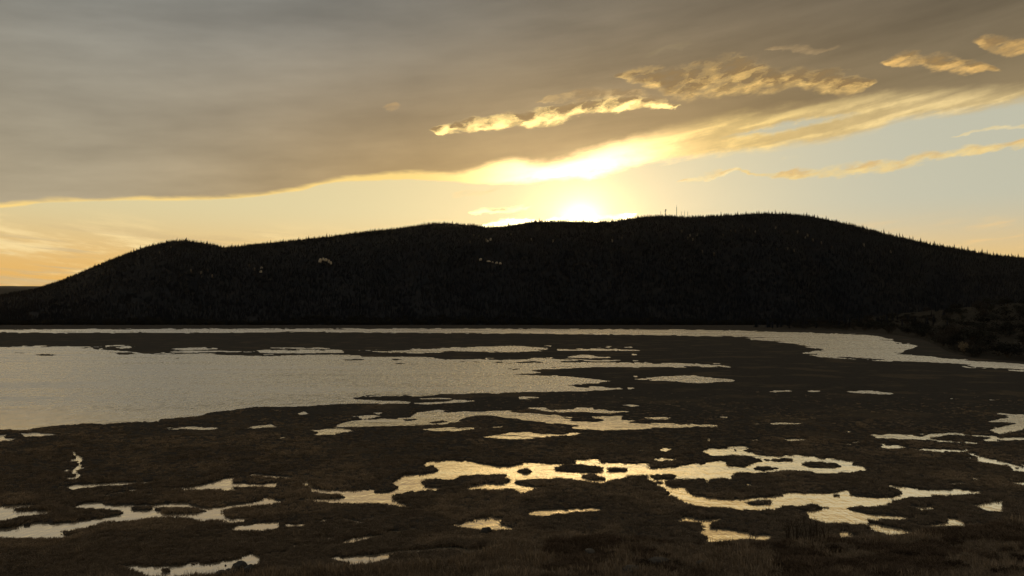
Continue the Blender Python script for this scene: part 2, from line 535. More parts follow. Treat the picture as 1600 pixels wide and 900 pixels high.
# ================================================================== vegetation templates
def conifer_mesh(name, h, r, tiers, seed, mats=(None, None)):
    """trunk + drooping ragged whorls of flat boughs"""
    rd = random.Random(seed)
    V = []; Fc = []; mi = []
    def tri(a, b, c, m): 
        k = len(V); V.extend((a, b, c)); Fc.append((k, k + 1, k + 2)); mi.append(m)
    for k in range(4):
        a0_ = k * math.pi / 2; a1_ = a0_ + math.pi / 2; w = r * 0.10
        tri((w * math.cos(a0_), w * math.sin(a0_), 0), (w * math.cos(a1_), w * math.sin(a1_), 0), (0, 0, h * 0.95), 0)
    for i in range(tiers):
        f = i / (tiers - 1)
        z = h * (0.16 + 0.80 * f); rr = r * (1 - f) ** 0.85 * rd.uniform(0.8, 1.15) + 0.06 * r
        nb = 7 if f < 0.6 else 5
        o = rd.random() * 6.28
        for b in range(nb):
            a = o + b * 6.283 / nb + rd.uniform(-.25, .25); L = rr * rd.uniform(0.65, 1.15); w = rr * rd.uniform(0.28, 0.45)
            c, s_ = math.cos(a), math.sin(a); dz = -h * rd.uniform(0.05, 0.11)
            up_ = h * 0.085
            tri((-s_ * w, c * w, z), (s_ * w, -c * w, z - up_ * .2), (c * L, s_ * L, z + dz), 1)
            tri((0, 0, z + up_), (-s_ * w * .8 + c * L * .5, c * w * .8 + s_ * L * .5, z + dz * .6), (s_ * w * .8 + c * L * .5, -c * w * .8 + s_ * L * .5, z + dz * .6), 1)
    me = mesh_np(name, V, Fc, None, False)
    me.materials.append(mats[0] or M_bark); me.materials.append(mats[1] or M_needle)
    me.polygons.foreach_set('material_index', np.array(mi, np.int32))
    return me


def shrub_mesh(name, w, h, n, leaf, seed, mat, stems=7, twiggy=False):
    """many small leaf faces through a lumpy volume, on short stems"""
    r = np.random.default_rng(seed)
    V = []; Fc = []; mi = []
    lobes = [(r.uniform(-.45, .45) * w, r.uniform(-.45, .45) * w, r.uniform(0.35, 0.72) * h, r.uniform(.22, .42)) for _ in range(6)]
    lobes.append((0, 0, 0.55 * h, 0.45))
    for i in range(n):
        lx, ly, lz, lr = lobes[r.integers(len(lobes))]
        d = r.normal(size=3); d /= np.linalg.norm(d); q = r.random() ** 0.45
        p = np.array([lx, ly, lz]) + d * q * lr * np.array([w * .8, w * .8, h * .85])
        p[2] = max(p[2], 0.02 * h)
        a = r.normal(size=3); a /= np.linalg.norm(a); b = np.cross(a, r.normal(size=3)); b /= np.linalg.norm(b) + 1e-6
        s1 = leaf * r.uniform(.6, 1.5); s2 = s1 * (0.16 if twiggy else 0.55)
        if twiggy: a = np.array([a[0] * .5, a[1] * .5, abs(a[2]) + .3])
        k = len(V); V.extend((p - a * s1 * .5, p + b * s2, p + a * s1 * .5)); Fc.append((k, k + 1, k + 2)); mi.append(1)
    for i in range(stems):
        a = r.random() * 6.28; t = np.array([math.cos(a) * w * r.uniform(.1, .4), math.sin(a) * w * r.uniform(.1, .4), h * r.uniform(.5, .9)])
        bw = 0.018 * (w + h) / 2
        for (ux, uy) in ((bw, 0), (0, bw)):
            k = len(V); V.extend((np.array([-ux, -uy, -0.1 * h]), np.array([ux, uy, -0.1 * h]), t)); Fc.append((k, k + 1, k + 2)); mi.append(0)
    me = mesh_np(name, V, Fc, None, False)
    me.materials.append(M_bark); me.materials.append(mat)
    me.polygons.foreach_set('material_index', np.array(mi, np.int32))
    return me


def tuft_mesh(name, h, w, blades, seed, mat, lean=0.35, width=0.02):
    r = np.random.default_rng(seed)
    V = []; Fc = []
    for i in range(blades):
        a = r.random() * 6.283; q = math.sqrt(r.random()) * w
        bx, by = math.cos(a) * q, math.sin(a) * q
        la = a + r.normal() * 0.8; L = h * r.uniform(.55, 1.15); ln = L * lean * r.uniform(.3, 1.5)
        ta = r.random() * 3.14; cx, cy = math.cos(ta) * width, math.sin(ta) * width
        mx, my, mz = bx + math.cos(la) * ln * .35, by + math.sin(la) * ln * .35, L * .6
        tx, ty, tz = bx + math.cos(la) * ln, by + math.sin(la) * ln, L * (1 - 0.25 * min(1, lean))
        k = len(V)
        V.extend(((bx - cx, by - cy, -0.05), (bx + cx, by + cy, -0.05), (mx + cx * .7, my + cy * .7, mz), (mx - cx * .7, my - cy * .7, mz), (tx, ty, tz)))
        Fc.extend(((k, k + 1, k + 2), (k, k + 2, k + 3), (k + 3, k + 2, k + 4)))
    return mesh_np(name, V, Fc, mat, False)


def scatter(name, templates, P, rotz, scl, idx, label, category, tilt=None):
    """one countless mass: template meshes instanced on points"""
    me = bpy.data.meshes.new(name)
    P = np.asarray(P, np.float32)
    me.vertices.add(len(P)); me.vertices.foreach_set('co', P.ravel())
    def attr(n_, ty, data, key):
        a = me.attributes.new(n_, ty, 'POINT'); a.data.foreach_set(key, np.ascontiguousarray(data).ravel())
    rot = np.zeros((len(P), 3), np.float32); rot[:, 2] = rotz
    if tilt is not None: rot[:, :2] = tilt
    attr('rot', 'FLOAT_VECTOR', rot, 'vector')
    attr('scl', 'FLOAT_VECTOR', np.asarray(scl, np.float32), 'vector')
    attr('idx', 'INT', np.asarray(idx, np.int32), 'value')
    o = link(name, me, kind='stuff', label=label, category=category)
    g = bpy.data.node_groups.new(name + '_scatter', 'GeometryNodeTree')
    g.interface.new_socket('Geometry', in_out='INPUT', socket_type='NodeSocketGeometry')
    g.interface.new_socket('Geometry', in_out='OUTPUT', socket_type='NodeSocketGeometry')
    gi = g.nodes.new('NodeGroupInput'); go = g.nodes.new('NodeGroupOutput')
    iop = g.nodes.new('GeometryNodeInstanceOnPoints')
    g.links.new(gi.outputs[0], iop.inputs['Points'])
    j = g.nodes.new('GeometryNodeGeometryToInstance')
    for m in reversed(templates):
        t = bpy.data.objects.new(m.name, m)          # template data only, never linked to the scene
        oi = g.nodes.new('GeometryNodeObjectInfo'); oi.inputs[0].default_value = t
        g.links.new(oi.outputs['Geometry'], j.inputs[0])
    g.links.new(j.outputs[0], iop.inputs['Instance'])
    iop.inputs['Pick Instance'].default_value = True
    def named(n_, ty):
        a = g.nodes.new('GeometryNodeInputNamedAttribute'); a.data_type = ty; a.inputs[0].default_value = n_
        return a.outputs[0]
    g.links.new(named('idx', 'INT'), iop.inputs['Instance Index'])
    e2r = g.nodes.new('FunctionNodeEulerToRotation'); g.links.new(named('rot', 'FLOAT_VECTOR'), e2r.inputs[0])
    g.links.new(e2r.outputs[0], iop.inputs['Rotation'])
    g.links.new(named('scl', 'FLOAT_VECTOR'), iop.inputs['Scale'])
    g.links.new(iop.outputs[0], go.inputs[0])
    md = o.modifiers.new('scatter', 'NODES'); md.node_group = g
    return o


conifers = [conifer_mesh('conifer', 1.0, 0.20, 8, 1), conifer_mesh('conifer', 1.0, 0.26, 7, 2), conifer_mesh('conifer', 1.0, 0.16, 9, 3), conifer_mesh('conifer', 0.9, 0.30, 7, 4)]

# forest on the mountain side
NT = 52000
tp = rng.uniform(-260, 1860, NT); tt = rng.random(NT) ** 0.85 * 1.02
tt = np.concatenate([tt, rng.uniform(0.93, 1.05, 9000)]); tp = np.concatenate([tp, rng.uniform(-260, 1860, 9000)])
z_, r_ = mountain_z(tp, tt)
hgt = rng.uniform(8, 15, len(tp)) * (1 + 0.2 * fbm(tp / 25, tt * 14, 2, 31))
P = np.stack([(tp - 800) / F * r_, r_, z_ - 0.5], -1)
keep = (fbm(tp / 40, tt * 9, 3, 77) > -0.6)
scl = np.stack([hgt * rng.uniform(.9, 1.5, len(tp)), hgt * rng.uniform(.9, 1.5, len(tp)), hgt], -1)
scatter('mountain_forest', conifers, P[keep], rng.uniform(0, 6.28, keep.sum()), scl[keep], rng.integers(0, 4, keep.sum()),
        'dense dark conifer forest covering the mountain side', 'forest')

# conifers that stand out singly on the skyline
for i in range(280):
    px = 62 + (1596 - 62) * (i + random.uniform(.1, .9)) / 280
    t_ = random.uniform(.985, 1.0)
    z, r = mountain_z(np.array([px]), np.array([t_]))
    h = (random.uniform(9, 17) + 12 * random.random() ** 3) * (1.15 if px > 1180 else 0.95)
    lab_, grp_ = [(350, 'dark conifer on the low rounded knoll at the far end of the ridge', 'conifers on the knoll'),
                  (680, 'dark conifer on the long even ridge rising from the knoll to the saddle', 'conifers on the rising ridge'),
                  (780, 'dark conifer on the hump of the ridge just before the saddle', 'conifers on the hump'),
                  (1000, 'dark conifer on the ridge saddle right below the sun glow', 'conifers in the saddle'),
                  (1110, 'dark conifer on the ridge crest around the radio masts', 'conifers around the masts'),
                  (1290, 'dark conifer on the broad summit beyond the radio masts', 'conifers on the summit'),
                  (1700, 'tall dark conifer on the ridge falling away from the summit above the headland', 'conifers on the falling ridge')][
                  next(j for j, e in enumerate((350, 680, 780, 1000, 1110, 1290, 1700)) if px < e)][1:]
    o = link('conifer', conifers[i % 4], label=lab_, category='tree', group=grp_)
    o.location = ((px - 800) / F * r[0], r[0], z[0] - 0.4); o.scale = (h * random.uniform(1.1, 1.8),) * 2 + (h,); o.rotation_euler.z = random.uniform(0, 6.28)


def on_mountain(px, py):
    """point of the mountain side that appears at a photo pixel"""
    ts_ = np.linspace(0.02, 1, 400)
    z, r = mountain_z(np.full(400, float(px)), ts_)
    q = HOR - (z - CAM_H) / r * F
    i = int(np.argmax(q <= py)) if (q <= py).any() else 399
    return Vector(((px - 800) / F * r[i], r[i], z[i]))


def rock_mesh(name, seed, mat, sub=2, amp=0.35):
    bm = bmesh.new(); bmesh.ops.create_icosphere(bm, subdivisions=sub, radius=1.0)
    r = np.random.default_rng(seed); off = r.random(3) * 50
    co = np.array([v.co for v in bm.verts])
    d = fbm(co[:, 0] * 1.3 + off[0] + co[:, 2], co[:, 1] * 1.3 + off[1] - co[:, 2] * .7, 4, seed)
    for v, k in zip(bm.verts, d):
        v.co *= 1 + amp * k
        v.co.x = math.copysign(abs(v.co.x) ** 0.85, v.co.x); v.co.z = max(v.co.z, -0.45)
    me = bpy.data.meshes.new(name); bm.to_mesh(me); bm.free(); me.materials.append(mat)
    return me

crag = [rock_mesh('rock_outcrop', k, M_palerock, 2, 0.5) for k in range(3)]
for i, (px, py, w, h) in enumerate([(501, 410, 7, 11), (506, 407.5, 5, 8), (510, 408.5, 7, 8), (514.5, 411.5, 4, 9), (518, 413.5, 4, 9), (410, 421, 4, 6), (409, 427, 5, 5)]):
    o = link('rock_outcrop', crag[i % 3], label='pale rock outcrop in a cluster on the left flank of the mountain', category='rock', group='rock outcrops on the left flank')
    o.location = on_mountain(px, py) + Vector((0, -14, 4)); o.scale = (w, 5, h)
for i, (px, py, w, h) in enumerate([(751, 408, 6, 6), (764, 411, 8, 4), (770, 412, 4, 3), (776, 413.3, 5, 5), (782, 414, 5, 5), (762, 379, 4, 6), (766.5, 376.5, 4, 7)]):
    o = link('rock_outcrop', crag[i % 3], label='small pale rock outcrop in a row on the mountain below the saddle', category='rock', group='rock outcrops below the saddle')
    o.location = on_mountain(px, py) + Vector((0, -14, 4)); o.scale = (w, 5, h)

pale_tree = shrub_mesh('bare_pale_tree', 0.35, 1.0, 90, 0.22, 61, M_paletwig, 4, True)
spots = [(1078, 373), (1075, 377), (1082, 379), (1065, 366), (1090, 371), (1130, 372), (1142, 364), (1150, 366), (1160, 357), (1172, 363), (1180, 366), (1262, 372), (1258, 375),
         (1247, 367), (1212, 360), (1270, 380), (1283, 384), (1214, 394), (1230, 393), (1240, 396), (1391, 398), (1300, 390), (1350, 388), (1097, 397), (1116, 402), (300, 428), (315, 431),
         (316, 437), (326, 428), (333, 436), (391, 420), (398, 426), (215, 401), (267, 390), (250, 398), (722, 360), (740, 372), (748, 373), (760, 380), (735, 383), (798, 370), (830, 378), (864, 381), (957, 381), (972, 377)]
for px, py in spots:
    lab_, grp_ = (('pale bare tree on the dark flank below the rounded knoll', 'pale trees below the knoll') if px < 450 else
                  ('pale bare tree on the mountain side below the saddle with the sun glow', 'pale trees below the saddle') if px < 1000 else
                  ('pale bare tree among conifers on the slope below the radio masts', 'pale trees below the masts') if px < 1190 else
                  ('pale bare tree among conifers on the slope below the broad summit', 'pale trees below the summit'))
    o = link('bare_pale_tree', pale_tree, label=lab_, category='tree', group=grp_)
    p = on_mountain(px, py); h = random.uniform(13, 19)
    o.location = p + Vector((0, -10, 2)); o.scale = (h * .9, h * .9, h); o.rotation_euler.z = random.uniform(0, 6)

# ------------------------------------------------------------------ masts on the ridge
def bar(V, Fc, a, b, w):
    a = Vector(a); b = Vector(b); d = (b - a).normalized()
    u = d.cross(Vector((0.3, 1, 0.2))).normalized() * w; v = d.cross(u).normalized() * w
    k = len(V)
    for p in (a, b):
        for s1, s2 in ((1, 1), (-1, 1), (-1, -1), (1, -1)): V.append(tuple(p + u * s1 + v * s2))
    Fc.extend([(k, k + 1, k + 5, k + 4), (k + 1, k + 2, k + 6, k + 5), (k + 2, k + 3, k + 7, k + 6), (k + 3, k, k + 4, k + 7), (k, k + 3, k + 2, k + 1), (k + 4, k + 5, k + 6, k + 7)])


def mast(px, h, w, label, kind):
    z, r = mountain_z(np.array([float(px)]), np.array([0.995]))
    t = thing('radio_mast', ((px - 800) / F * r[0], r[0], z[0] - 1), label, 'mast')
    V = []; Fc = []
    n = max(5, int(h / 6)); q = 0.35 if kind != 'pole' else 0.25
    for k in range(3):
        a = k * 2.094; f = lambda s_: (math.cos(a) * w * s_, math.sin(a) * w * s_, 0)
        bar(V, Fc, (math.cos(a) * w, math.sin(a) * w, 0), (math.cos(a) * w * .75, math.sin(a) * w * .75, h), q)
    link('tower', mesh_np('tower', V, Fc, M_steel, False), t)
    V = []; Fc = []
    for i in range(n):
        for k in range(3):
            a, b = k * 2.094, (k + 1) * 2.094
            bar(V, Fc, (math.cos(a) * w, math.sin(a) * w, h * i / n), (math.cos(b) * w * .8, math.sin(b) * w * .8, h * (i + 1) / n), q * .6)
    link('lattice', mesh_np('lattice', V, Fc, M_steel, False), t)
    if kind == 'dish':
        for (dz, ang, rr) in ((-2, 0.4, 3.6), (-8, 2.2, 2.6)):
            bm = bmesh.new(); bmesh.ops.create_cone(bm, cap_ends=True, segments=16, radius1=rr, radius2=rr * .7, depth=2.4)
            bmesh.ops.rotate(bm, verts=bm.verts, cent=(0, 0, 0), matrix=Matrix.Rotation(math.pi / 2, 3, 'X') @ Matrix.Rotation(0, 3, 'Z'))
            bmesh.ops.rotate(bm, verts=bm.verts, cent=(0, 0, 0), matrix=Matrix.Rotation(ang, 3, 'Z'))
            bmesh.ops.translate(bm, verts=bm.verts, vec=(math.cos(ang) * 1.5, -1.5, h + dz))
            me = bpy.data.meshes.new('dish'); bm.to_mesh(me); bm.free(); me.materials.append(M_steel); link('dish', me, t)
    else:
        V = []; Fc = []; bar(V, Fc, (0, 0, h - 2), (0, 0, h * 1.22), 0.3)
        link('antenna', mesh_np('antenna', V, Fc, M_steel, False), t)

mast(1058.4, 46, 1.3, 'tallest thin radio mast on the forested ridge', 'mast')
mast(1041, 32, 2.2, 'stout radio tower carrying dishes near its top on the ridge', 'dish')
mast(1033.5, 22, 0.8, 'short slim mast beside the stout dish tower on the ridge', 'pole')
mast(1065.7, 24, 0.6, 'faint slim mast just beside the tallest mast on the ridge', 'pole')
mast(1070.8, 27, 0.6, 'middle one of three faint slim masts beside the tallest mast', 'pole')
mast(1075.8, 25, 0.8, 'outermost of three slim masts, farthest from the tallest mast', 'pole')
# ================================================================== marsh and lake
# open water as seen in the photograph: outlines on the lake level (photo pixels -> ground)
WATER = [
 [(-260,515.5),(0,515),(400,513.5),(800,513.8),(1000,515),(1150,516.3),(1200,518),(1287,520.7),(1370,525),(1379,527),(1392,531),(1394,533),(1432,541),(1415,546),(1397,552.5),(1450,556),(1525,564.5),(1600,570),(1860,585),
  (1860,606),(1600,579.5),(1575,577),(1515,574),(1510,570.5),(1450,566),(1390,563.7),(1325,559),(1285,557.5),(1254,552.5),(1287,546),(1255,540),(1225,534),(1200,532),(1165,530),(1200,527.5),(1100,525),(1000,523.5),(800,520.7),(700,520.3),(600,519.3),(450,518.7),(400,519.6),(250,519.8),(100,520),(0,519.5),(-260,521)],
 [(-260,540),(0,542.5),(57,541),(140,542),(150,546),(200,550),(250,553),(325,553.7),(400,555),(560,554),(567,557),(675,559),(725,565.5),(800,566.5),(900,566),(1000,567),(1075,568),(1140,573.7),(1025,573.3),(900,573.7),(845,576),(825,578.7),(847,582),(800,586),
  (875,587.5),(910,591),(952,595),(920,599),(882,602.5),(970,607),(900,611),(800,613.7),(700,616),(650,618.5),(600,618),(575,619),(550,621),(560,624),(620,625),(640,627),(640,630),(600,630),(575,629.7),(535,630.5),(460,635),(400,635),(370,639),(332,644),(312,650),(252,654),(245,658),(150,662.5),(50,667.5),(45,672),(0,672.5),(-260,680)],
 [(165,540),(205,540),(200,544),(165,543)], [(265,545.5),(320,543),(355,545),(300,548)], [(240,550),(320,549),(400,549.5),(300,551)],
 [(400,548),(470,546.5),(530,547.5),(532,550),(400,550.5)],
 [(546,548),(640,546),(690,544),(750,541.5),(800,540),(862,545),(925,543.7),(950,545),(1030,545.7),(950,547.5),(862,547.5),(800,549),(700,549.5),(660,551),(600,549.5)],
 [(420,544),(510,543.5),(512,545),(430,545)],
 [(935,541),(950,541),(952,542.7)], [(958,541.5),(985,541.5),(985,543.2)], [(848,540),(860,540),(858,542)],
 [(690,562),(750,560.5),(800,560.5),(862,558.5),(866,561),(980,562.7),(950,564),(800,564.5),(730,565)],
 [(902,555),(915,554.3),(925,557),(965,558),(905,559.3),(880,558.5)], [(986,553),(994,553.3),(995,555.7),(987,555.7)],
 [(989,562.5),(1001,563),(1000,564.3),(990,564)], [(1114,568),(1126,568.5),(1124,569.8),(1115,569.5)],
 [(975,592.5),(1012,588.7),(1032,587.3),(1087,587.3),(1105,590.5),(1147,594.5),(1112,597.5),(1082,597),(1050,594.3),(1015,593.7)],
 [(985,586.5),(995,586.5),(990,588.5)], [(976,605),(990,605),(980,608)], [(807,620.5),(839,621),(838,622.7),(810,623)],
 [(968,632.5),(985,631.3),(998,633.5),(985,635)], [(640,619.5),(705,621),(707,623.5),(660,622.5)],
 [(645,629.5),(700,627),(710,624.5),(747,627),(700,629.5),(660,631)],
 [(526,664),(550,657.5),(595,654),(640,652.5),(652,644),(685,641),(700,645),(725,642.5),(750,644),(800,641.5),(820,645),(875,650),(910,652.5),(972,649),(960,655),(995,657),(960,660),(1015,662),(1122,664),(1120,667.5),(1025,667.5),(987,671),(940,672.7),(887,669.5),(897,665),(850,660),(800,655),(775,654),(772,651),(737,650),(712,657.5),(695,662.5),(640,665),(575,665.5),(540,668)],
 [(475,672.5),(500,670),(525,668),(555,673),(515,679),(490,680),(500,675)], [(435,685),(444,682),(446,683.5),(437,686)],
 [(468,645.5),(478,642.5),(482,646),(470,647.7)], [(379,670),(398,666.5),(415,663.5),(425,662.5),(433,667),(415,668),(395,669.7)],
 [(261,671),(275,669),(300,666),(317,667.5),(342,669),(320,671),(287,670.3)], [(-260,684),(-50,680),(12,679),(5,685),(70,686),(-50,691),(-260,700)],
 [(25,677),(60,677.5),(88,679),(70,681),(60,683.5)], [(550,650),(572,649),(590,652),(580,653.3)], [(583,644),(600,644.3),(590,647)],
 [(670,668),(690,669),(737,669),(725,671.5),(680,673)], [(747,667),(787,666),(780,668),(750,668.5)],
 [(749,682.5),(775,679),(800,675),(825,674.5),(840,677.5),(880,678.5),(890,675.5),(917,677),(895,680),(845,682),(825,686),(795,686.5),(775,685)],
 [(820,637.5),(850,637.5),(857,641),(897,640),(897,637),(915,637),(925,640.5),(985,643),(950,645),(900,643.3),(857,643.3),(835,640)],
 [(1005,652.5),(1057,651.7),(1050,654.7),(1020,654.7)], [(1121,651),(1136,651.5),(1130,653.3)], [(1179,662),(1190,662),(1180,664)],
 [(1202,611),(1232,610.3),(1230,612.7),(1210,612.7)], [(1262,610.7),(1278,610.7),(1275,613),(1264,613)], [(1316,612),(1355,610.5),(1397,615),(1375,616),(1330,613.9)],
 [(1202,661),(1220,660),(1259,660.8),(1240,663),(1205,663.3)], [(1480,622.5),(1487,622.3),(1486,624)], [(1542,624.5),(1555,624.5),(1552,626)],
 [(1553,648),(1565,644.5),(1585,647),(1610,648),(1760,655),(1760,672),(1600,670),(1590,673),(1563,678),(1545,672),(1560,668),(1575,664),(1590,661),(1545,660),(1542,658.5),(1562,654),(1580,652)],
 [(1360,679),(1400,680),(1440,682.5),(1460,676),(1500,677),(1510,679.5),(1550,680.5),(1558,682),(1540,681.5),(1520,680),(1480,679.7),(1458,684),(1440,687),(1400,685),(1375,683)],
 [(1450,686),(1480,688),(1520,690),(1540,693),(1500,692),(1470,690)], [(1552,687),(1560,684.5),(1600,683),(1700,683),(1600,687),(1565,690)], [(1300,674),(1330,673.5),(1325,676)],
 [(1217,687),(1250,684.5),(1267,687),(1230,689.7)], [(1305,692),(1322,690),(1326,686),(1328,690),(1347,690.5),(1325,694.3)], [(1386,699),(1397,696),(1407,699),(1395,700.5)], [(1346,698),(1351,695.5),(1350,699)], [(1374,693),(1382,692.5),(1380,695)],
 [(1435,701),(1450,700),(1500,703),(1512,702),(1530,712.5),(1562,719),(1600,731),(1720,752),(1720,757),(1600,735.5),(1580,736),(1585,733),(1562,726),(1527,722),(1527,715),(1507,706),(1462,705.5)],
 [(1515,746),(1530,746.3),(1522,748.3)], [(1480,756),(1500,753.7),(1515,757.7),(1498,757)], [(1580,755),(1720,752),(1720,757.5),(1585,757.5)],
 # left network
 [(475,781),(520,779.5),(547,776),(485,769),(482,761),(470,756),(480,750),(487,763),(540,767),(572,764.5),(577,770),(605,770),(625,762),(612,755),(630,742.5),(662,741),(685,735),(675,725),(685,720),(735,721),(775,729),(800,730),(805,742),(750,741),(720,743),(705,750),(670,748),(647,755),(652,760),(682,761),(687,765),(650,769),(612,777.5),(620,784),(635,786),(640,795),(622,791),(590,786.5),(540,786),(517,786),(490,784)],
 # centre network
 [(795,729),(820,722.5),(867,725),(900,725),(897,718),(935,717.5),(940,722.5),(1012,724),(1015,731),(1072,729),(1100,724),(1125,719),(1137,722.5),(1137,728),(1162,729),(1185,721),(1200,722),(1240,722),(1248,727),(1242,730),(1200,729.5),(1170,731),(1200,737),(1145,740),(1147,750),(1130,746),(1107,749),(1106,755),(1100,749),(1062,747.5),(1040,754),(1047,760),(1072,762.5),(1077,771),(1100,776),(1132,780),(1200,776),(1230,770),(1295,771),(1320,765),(1330,770),(1320,775),(1350,779),(1400,776),(1412,771),(1407,765),(1382,760),(1390,757.5),(1415,761),(1450,765),(1482,764),(1532,767.5),(1532,771),(1470,775),(1425,777.5),(1397,782.5),(1387,789),(1360,792),(1313,790),(1309,796),(1350,805),(1375,806),(1385,811),(1355,812.5),(1360,817.5),(1382,820),(1412,826),(1432,832.5),(1397,841),(1370,831),(1327,830),(1372,825),(1350,822.5),(1307,819),(1285,815),(1254,811),(1262,806),(1252,801),(1300,797.5),(1306,792),(1275,787.5),(1227,791),(1215,797.5),(1200,796),(1172,800),(1142,792.5),(1082,791),(1065,785),(1050,775),(1030,777),(1050,770),(1025,760),(1027,754),(1010,751),(1010,744),(985,744),(960,750),(942,755),(920,755),(905,750),(862,747.5),(837,747.5),(805,750),(802,755),(837,761),(872,761),(832,765),(817,772),(800,765),(745,766),(720,760),(750,757),(797,756),(797,749),(785,748),(797,741)],
 [(1092,707),(1107,701),(1130,701),(1165,697),(1169,700),(1132,704.5),(1162,707),(1200,712.5),(1242,711),(1275,716),(1335,720),(1330,726),(1347,734),(1325,738),(1275,739.5),(1267,735),(1245,736),(1200,737.5),(1195,735),(1240,728),(1240,722),(1195,722),(1185,716),(1150,711),(1112,712.5)],
 [(1386,810),(1400,807.5),(1425,809),(1445,804.5),(1448,806),(1428,811),(1395,812)], [(1427,822.5),(1465,820),(1482,814),(1475,810),(1500,811),(1512,824),(1495,823),(1465,823)], [(1415,790.5),(1425,792),(1470,792),(1457,796),(1440,799)],
 [(1511,789),(1525,789),(1550,784),(1565,781),(1572,787.5),(1570,800),(1545,799.5),(1532,795)], [(1310,841),(1312,832),(1327,829),(1322,842)], [(1298,824),(1303,825),(1304,829),(1300,828)],
 [(1052,814),(1072,806),(1082,807.5),(1090,812),(1125,810),(1127,812),(1110,817.5),(1110,825),(1135,827.5),(1170,831),(1175,836),(1200,836),(1212,839),(1200,847),(1155,847),(1117,850),(1120,841),(1087,831),(1100,825),(1090,817.5),(1070,817.5)],
 [(990,826),(1012,822.3),(1012,825),(1000,827)], [(1020,830.3),(1039,830.3),(1037,832.3)],
 [(838,805),(842,799.5),(868,796),(876,800),(872,803),(850,807)], [(885,794),(905,796),(925,793.5),(927,798),(905,801),(890,800)], [(869,785),(878,783.3),(880,785.5),(873,786.5)],
 [(994,702.3),(1007,702.8),(1000,704)], [(1029,704),(1035,699.5),(1049,702),(1037,706)], [(1017,716),(1032,714.5),(1055,718),(1037,721),(1025,720)], [(1072,688),(1175,700)][:0], [(1171,688),(1180,686.5),(1188,688),(1178,689.5)],
 [(1104,685),(1108,685),(1109,691),(1107,691)], [(942,713),(945,712),(946,715)], [(1165,755),(1172,757),(1175,760),(1168,759)],
 # near pools
 [(692,824),(730,817.5),(760,810),(762,801),(770,806),(795,810),(777,817.5),(800,825),(834,824),(830,826.5),(800,827.5),(767,831),(745,827.5),(720,825)],
 [(500,852),(532,847.5),(550,840),(595,836),(612,830),(637,824),(655,825),(640,829),(605,839),(575,844),(535,849.5)],
 [(522,872.5),(555,867.5),(587,866),(612,862.5),(662,857.5),(712,856),(715,859),(662,862.5),(615,867.5),(615,876),(580,884),(555,887.5),(520,887.5),(550,882.5),(525,875)],
 [(732,862.5),(750,857.5),(772,861),(757,865),(747,872.5),(750,866)], [(437,865),(455,859),(457,851),(485,850),(475,856),(470,862),(452,864.5)],
 [(445,819.5),(475,818.5),(475,822),(447,823)], [(487,816),(505,811),(517,812),(510,815.7)], [(532,811),(550,813),(572,816),(570,819),(550,817)], [(510,841),(515,836),(525,840)],
 [(400,757.5),(432,754.5),(430,761),(400,761)], [(520,756),(540,755),(552,760.5),(540,759)], [(520,803),(525,799),(532,798),(526,803)], [(579,745),(588,744.7),(582,747.7)], [(695,772.3),(715,771.5),(712,774)],
 [(102,762.5),(112,757.5),(150,755),(225,752.5),(240,751),(241,753),(160,759),(150,762),(112,764.7)],
 [(107,703),(113,704),(119,709),(127,713),(124,720),(135,723),(129,731),(118,736),(125,742),(114,750),(107,751.5),(111,745),(117,742),(110,737),(120,729),(124,725),(117,718),(119,713)],
 [(252,764.5),(300,760),(327,755),(347,747.5),(350,744),(365,746),(362,754),(400,757),(400,760),(375,761),(355,762.5),(375,766),(355,768),(315,767),(275,766)],
 [(301,749),(322,744),(337,742.7),(320,746.3)], [(385,744),(395,739.5),(400,740.5),(457,745),(457,748),(425,746.8),(400,744.5)],
 [(160,775),(185,769),(212,765),(220,766),(175,774.3),(157,778.3)],
 [(-260,800),(0,791),(15,789),(50,788),(61,790.5),(25,794),(12,797.5),(62,797.5),(87,796),(70,804),(45,807.5),(25,809),(0,814),(-260,830)],
 [(110,794),(132,786),(150,785),(172,789),(212,790),(250,787.5),(295,787),(300,790),(320,794),(345,791),(375,787.5),(400,783.5),(417,777.5),(440,783),(437,787.5),(400,789.5),(370,793),(347,797.5),(350,804),(360,811),(390,809),(385,812),(357,820),(337,812.5),(320,816),(280,811),(230,810),(200,814),(162,817.5),(137,825),(95,831),(105,840),(75,842.5),(0,841),(-260,855),(-260,836),(0,829),(47,822.5),(50,816),(82,819),(125,814),(180,806),(197,801),(182,797.5),(140,795)],
 [(364,826),(385,822.5),(400,823),(417,817.5),(430,816),(436,822),(415,827.5),(400,830),(385,831.5)], [(129,864),(142,854),(145,860),(134,864.5)], [(163,869),(167,868.5),(167,873)],
 [(177,886),(215,882.5),(237,885),(295,882.5),(305,879),(337,877.5),(370,872.5),(385,866),(397,864),(408,871),(407,880),(390,886),(360,888),(348,896),(330,904),(228,904),(214,892)],
]
